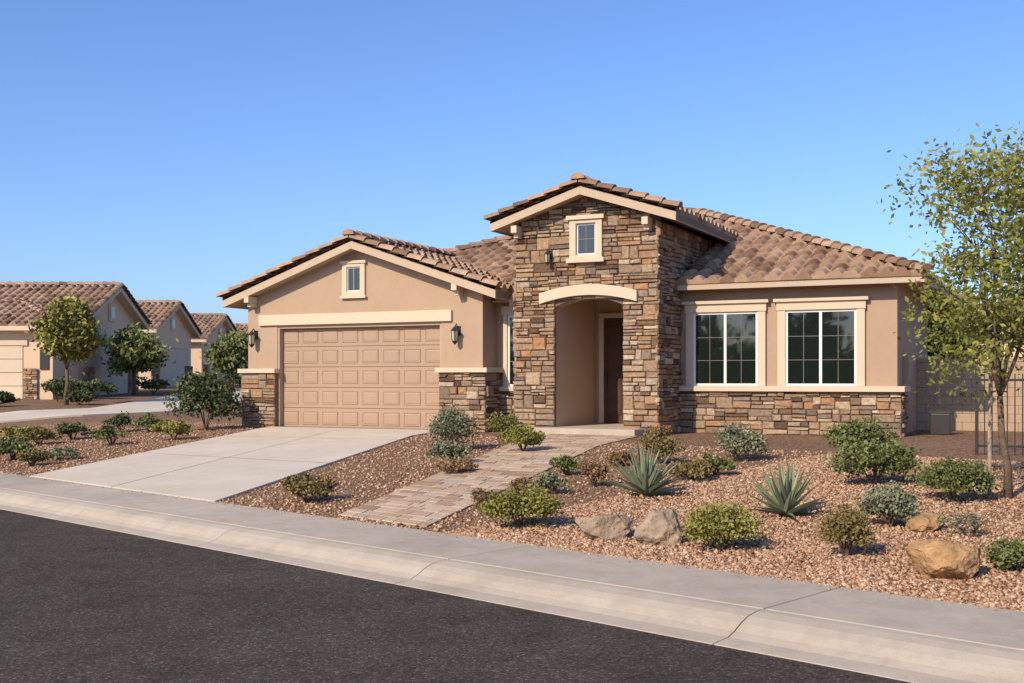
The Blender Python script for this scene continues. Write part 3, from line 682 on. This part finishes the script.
PL=[('olive_shrub',-1.02,20.5,.9,.8,'lf_gray',1700,.035,.8),('sage_shrub',-1.05,18.54,.66,.40,'lf_gray',1200,.03,0),('yellow_shrub',-.16,23.9,.6,.5,'lf_yellow',700,.03,.5),
('round_green_shrub',.19,20.02,.72,.46,'lf_yellow',1700,.03,0),('groundcover_plant',-.85,17.42,.75,.2,'lf_brown',900,.03,.4),('rusty_shrub',-2.66,15.0,.72,.36,'lf_rust',1300,.032,.5),
('green_shrub',.09,12.36,.72,.45,'lf_yellow',2800,.026,0),('dry_grass_clump',-.30,13.92,.42,.22,'lf_brown',900,.02,0),('dry_grass_clump',.09,14.64,.5,.24,'lf_brown',900,.02,0),
('sage_shrub',.54,14.78,.44,.3,'lf_gray',900,.025,0),('green_shrub',.78,16.64,.46,.29,'lf_green',900,.028,0),('russet_shrub',1.08,15.28,.46,.36,'lf_brown',900,.025,.3),
('green_shrub',2.19,17.4,.68,.5,'lf_rust',1400,.03,.2),('russet_shrub',1.64,17.4,.5,.24,'lf_brown',700,.028,0),('rusty_shrub',2.41,15.56,.6,.28,'lf_rust',900,.028,.3),('green_shrub',2.81,15.85,.46,.32,'lf_green',900,.028,0),
('sage_shrub',3.44,17.6,.82,.5,'lf_gray',1500,.033,.8),('yellow_green_shrub',1.94,10.7,.64,.42,'lf_yellow',3000,.022,0),('russet_shrub',2.96,10.2,.46,.42,'lf_rust',2600,.018,0),
('sage_shrub',3.77,11.5,.62,.4,'lf_gray',2400,.024,.2),('green_shrub',4.54,14.4,1.0,.55,'lf_green',2800,.032,.1),('green_shrub',5.19,17.2,1.0,.58,'lf_green',2200,.035,.1),('dark_green_shrub',4.93,12.86,.86,.53,'lf_green',3000,.026,.1),
('sparse_weed',4.31,10.83,.5,.24,'lf_gray',260,.02,1.2),('low_green_plant',4.05,9.39,.4,.26,'lf_green',900,.022,.9),
('large_dark_shrub',-7.45,28.0,1.4,1.38,'lf_dark',3400,.055,.2),('green_shrub',-7.54,25.6,.8,.46,'lf_yellow',1300,.035,.1),('green_shrub',-8.9,28.2,.85,.44,'lf_green',1000,.04,.2),
('green_shrub',-8.67,24.9,.75,.44,'lf_green',1000,.035,.1),('dark_green_shrub',-9.7,28.6,.85,.44,'lf_dark',900,.04,.2),('green_shrub',-10.24,26.8,.9,.44,'lf_green',1000,.04,.2),('rusty_shrub',-10.56,25.7,.9,.38,'lf_rust',900,.04,.3),
('green_shrub',-9.78,22.5,.95,.46,'lf_green',1200,.035,.2),('rusty_shrub',-8.82,21.1,.65,.34,'lf_rust',900,.03,.2),('low_green_plant',-8.67,22.05,.65,.25,'lf_gray',700,.03,.4),('green_shrub',-11.7,27.4,.8,.38,'lf_yellow',800,.04,.1),
('dark_green_shrub',-18.2,40.5,1.3,.6,'lf_dark',900,.08,.3),('dark_green_shrub',-15.6,41.5,1.1,.6,'lf_dark',900,.08,.3),('dark_green_shrub',-17.6,44.5,1.3,.9,'lf_dark',900,.08,.3),('dark_green_shrub',-16.9,46.5,1.5,.8,'lf_dark',900,.08,.3),('dark_green_shrub',-15.9,51,1.4,.8,'lf_dark',900,.08,.3),('green_shrub',-15.6,56,1.5,.9,'lf_dark',900,.09,.3),
('dark_green_shrub',-16.5,61,1.6,1.0,'lf_dark',900,.09,.3),('dark_green_shrub',-15.8,66,1.6,1.0,'lf_dark',900,.09,.3),('green_shrub',-17.5,74,2,1.4,'lf_dark',900,.1,.3),('green_shrub',-18.5,84,2,1.4,'lf_dark',900,.1,.3),
('small_green_shrub',.0,24.6,.5,.4,'lf_dark',600,.03,.2),('russet_shrub',2.9,22.8,.5,.3,'lf_brown',500,.03,.2)]
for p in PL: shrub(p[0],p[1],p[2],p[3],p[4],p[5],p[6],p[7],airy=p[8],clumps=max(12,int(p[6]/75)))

def agave(x,y,w,h):
    z=terr(x,y); E=empty('agave_plant',(x,y,z)); mb=MB()
    for k in range(46):
        th=k*2.39996+random.uniform(-.2,.2); f=k/45; el=math.radians(8+74*(f**.85)+random.uniform(-6,6))
        L=math.hypot(w/2*math.cos(el),h*math.sin(el))*random.uniform(.9,1.12); wd=.085*random.uniform(.85,1.1)*w
        d=Vector((math.cos(th),math.sin(th),0)); s_=Vector((-math.sin(th),math.cos(th),0)); n=8; prev=None; rr=random.random()*.6+f*.35
        for i in range(n+1):
            t=i/n; sag=-.10*t*t*math.cos(el)*L
            p=d*(math.cos(el)*L*t+.02)+Vector((0,0,.03+math.sin(el)*L*t+sag))
            ww=wd*(1-t)**.7*(.75+.6*t*(1-t)*2); upn=(Vector((0,0,1))*math.cos(el)-d*math.sin(el))
            a=p+s_*ww*.5+upn*ww*.22; b=p; c=p-s_*ww*.5+upn*ww*.22; und_=p-upn*ww*.14
            idx=len(mb.v); mb.v+=[tuple(a),tuple(b),tuple(c),tuple(und_)]
            if prev is not None:
                for j in range(4):
                    j2=(j+1)%4; mb.f.append((prev+j,prev+j2,idx+j2,idx+j)); mb.r.append(rr)
            prev=idx
    mb.obj('blades',M['agave'],E)
agave(1.64,14.2,1.12,.64); agave(2.93,12.34,1.02,.60)

def boulder(x,y,w,h,d,tone,seed):
    z=terr(x,y); E=empty('boulder',(x,y,z)); bm=bmesh.new(); bmesh.ops.create_icosphere(bm,subdivisions=5,radius=1)
    rs=random.Random(seed); planes=[]
    for k in range(20):
        v=Vector((rs.gauss(0,1),rs.gauss(0,1),rs.gauss(0,1))).normalized(); planes.append((v,rs.uniform(.60,.92)))
    from mathutils import noise as mn
    for v in bm.verts:
        c=v.co.copy()
        for (pn,pd) in planes:
            dd=c.dot(pn)
            if dd>pd: c-=pn*(dd-pd)
        c*=1+.12*mn.noise(c*2.3+Vector((seed,0,0)))+.06*mn.noise(c*6+Vector((seed,0,0)))+.025*mn.noise(c*16)
        v.co=Vector((c.x*w*.6,c.y*d*.6,c.z*h*.62+h*.34))
    me=bpy.data.meshes.new('rock'); bm.to_mesh(me); bm.free()
    at=me.attributes.new('rnd','FLOAT','FACE'); at.data.foreach_set('value',[tone]*len(me.polygons)); me.materials.append(M['rock'])
    o=bpy.data.objects.new('rock',me); COL.objects.link(o); o.parent=E; o.rotation_euler=(0,0,rs.uniform(-.4,.4))
boulder(.91,11.56,.58,.30,.42,.35,3); boulder(1.44,11.17,.48,.36,.40,.45,11); boulder(4.05,11.27,.42,.2,.3,.9,5); boulder(3.47,9.23,.56,.37,.42,.9,8)

def tree(name,x,y,fork,cc,cr,nc,perc,size,spread,mat,trunkr=.06,lean=(0,0),limbs=7,seed=1,stems=1):
    z=terr(x,y); E=empty(name,(x,y,z)); mb=MB(); rs=np.random.default_rng(seed)
    top=np.array([lean[0],lean[1],fork]); nodes=[]
    for st in range(stems):
        off=np.array([rs.uniform(-.04,.04),rs.uniform(-.04,.04),0])*(st>0); sl=np.array([-.35*st,.05,0])
        pts=[off+np.array([0,0,-.05])]+[off+(top+sl)*np.array([t,t,t])+np.array([rs.normal(0,.015),rs.normal(0,.015),0]) for t in (.3,.6,1)]
        mb.tube(pts,[trunkr*1.3,trunkr,trunkr*.9,trunkr*.75],8)
        for k in range(limbs):
            th=6.28*k/limbs+rs.uniform(-.3,.3); q=rs.uniform(.3,.7)
            tgt=np.array([cc[0]+math.cos(th)*cr[0]*q,cc[1]+math.sin(th)*cr[1]*q,cc[2]+rs.uniform(-.2,.75)*cr[2]])
            a=pts[-1]; path=[a+(tgt-a)*t+np.array([0,0,.15*math.sin(t*3.14)])*cr[2]*.3+rs.normal(0,.02,3)*(t>0) for t in np.linspace(0,1,7)]
            mb.tube(path,[trunkr*.5*(1-.8*t) for t in np.linspace(0,1,7)],6); nodes+=path[2:]
    N=np.array(nodes); C=[];rn=[]
    for k in range(nc):
        d=rs.normal(size=3); d/=np.linalg.norm(d); q=rs.uniform(.2,1)**.5
        lump=1+.20*math.sin(d[0]*5+seed)+.17*math.cos(d[2]*6+d[1]*4)
        c=np.array(cc)+d*q*np.array(cr)*lump
        j=np.argmin(np.linalg.norm(N-c,axis=1)); a=N[j]
        mb.tube([a,(a+c)/2+rs.normal(0,.03,3),c],[trunkr*.18,trunkr*.12,trunkr*.05],4)
        m=int(perc*rs.uniform(.4,1.5)); p=c+rs.normal(size=(m,3))*spread*np.array([1,1,.75])*rs.uniform(.7,1.25); C.append(p)
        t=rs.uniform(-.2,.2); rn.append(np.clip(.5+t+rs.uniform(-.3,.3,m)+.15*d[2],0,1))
    leaves('foliage',np.vstack(C),size,M[mat],E,2.0,np.concatenate(rn)); mb.obj('trunk_and_branches',M['bark'],E,smooth=True)
    return E
tree('young_shade_tree',5.60,12.98,1.15,(.10,0,2.70),(1.2,1.1,1.40),125,105,.040,.165,'lf_tree',.046,(-.06,0),9,4)
sk_=empty('tree_stake',(5.42,13.05,terr(5.42,13.05))); mb=MB(); mb.tube([(0,0,-.1),(0,0,.7),(.01,0,1.45)],[.022,.022,.02],8); mb.obj('stake_pole',M['rock'],sk_)
mb=MB(); mb.tube([(0,-.03,1.2),(.1,-.03,1.22),(.2,0,1.2)],[.008]*3,5); mb.obj('tie',M['metal'],sk_)
tree('desert_tree',-16.2,41.8,1.3,(0,0,2.65),(1.0,1.0,1.05),60,110,.11,.22,'lf_yellow',.08,(0,0),6,2)
tree('desert_tree',-16.6,50.5,1.0,(0,0,1.9),(.95,.95,.85),50,110,.12,.22,'lf_green',.08,(0,0),6,3)
tree('desert_tree',-14.6,60,1.0,(0,0,1.9),(1.0,1.0,.9),50,110,.13,.25,'lf_green',.08,(0,0),6,5)
tree('desert_tree',12.0,33,1.0,(0,0,2.0),(1.3,1.3,.9),60,100,.12,.28,'lf_green',.08,(0,0),6,6)
# tree mass on the far side of the street (reflects in the windows)
C=[];rn=[]
for k in range(300):
    t=RNG.uniform(-30,30); hmax=4.5+2*math.sin(t*.7)+1.2*math.sin(t*1.9)
    c=np.array([-22+.8*t,-24-.6*t,0])+np.array([RNG.normal(0,1.2),RNG.normal(0,1.2),RNG.uniform(.3,hmax)])
    C.append(c+RNG.normal(size=(60,3))*.7); rn.append(RNG.uniform(0,1,60))
leaves('distant_trees',np.vstack(C),.5,M['lf_dark'],None,1.5,np.concatenate(rn))

# ------------------------------------------------------------------ light, sky, camera
el=math.radians(33); az=math.radians(219)
ts=Vector((math.sin(az)*math.cos(el),math.cos(az)*math.cos(el),math.sin(el)))
sd=bpy.data.lights.new('sun','SUN'); sd.energy=5.0; sd.angle=math.radians(.5); sd.color=(1,.84,.63)
so=bpy.data.objects.new('sun',sd); COL.objects.link(so); so.rotation_euler=ts.to_track_quat('Z','Y').to_euler()
w=bpy.data.worlds.new('World'); scene.world=w; w.use_nodes=True; nt=w.node_tree
sk=nt.nodes.new('ShaderNodeTexSky'); sk.sky_type='NISHITA'; sk.sun_disc=False; sk.sun_elevation=el; sk.sun_rotation=az
sk.air_density=1.0; sk.dust_density=1.0; sk.ozone_density=3.2; sk.altitude=0
tint=mix(nt,sk.outputs[0],(.84,1.0,1.34),1.0,'MULTIPLY')
bg=nt.nodes['Background']; nt.links.new(tint,bg.inputs[0]); bg.inputs[1].default_value=.142
cd=bpy.data.cameras.new('camera'); co_=bpy.data.objects.new('camera',cd); COL.objects.link(co_)
co_.location=(0,0,1.18); co_.rotation_euler=(math.radians(90),0,0); cd.lens=1150/1024*36; cd.sensor_width=36; cd.shift_y=38.5/1024
cd.clip_end=3000; cd.clip_start=.1; scene.camera=co_
scene.view_settings.view_transform='Standard'; scene.view_settings.look='None'; scene.view_settings.exposure=0
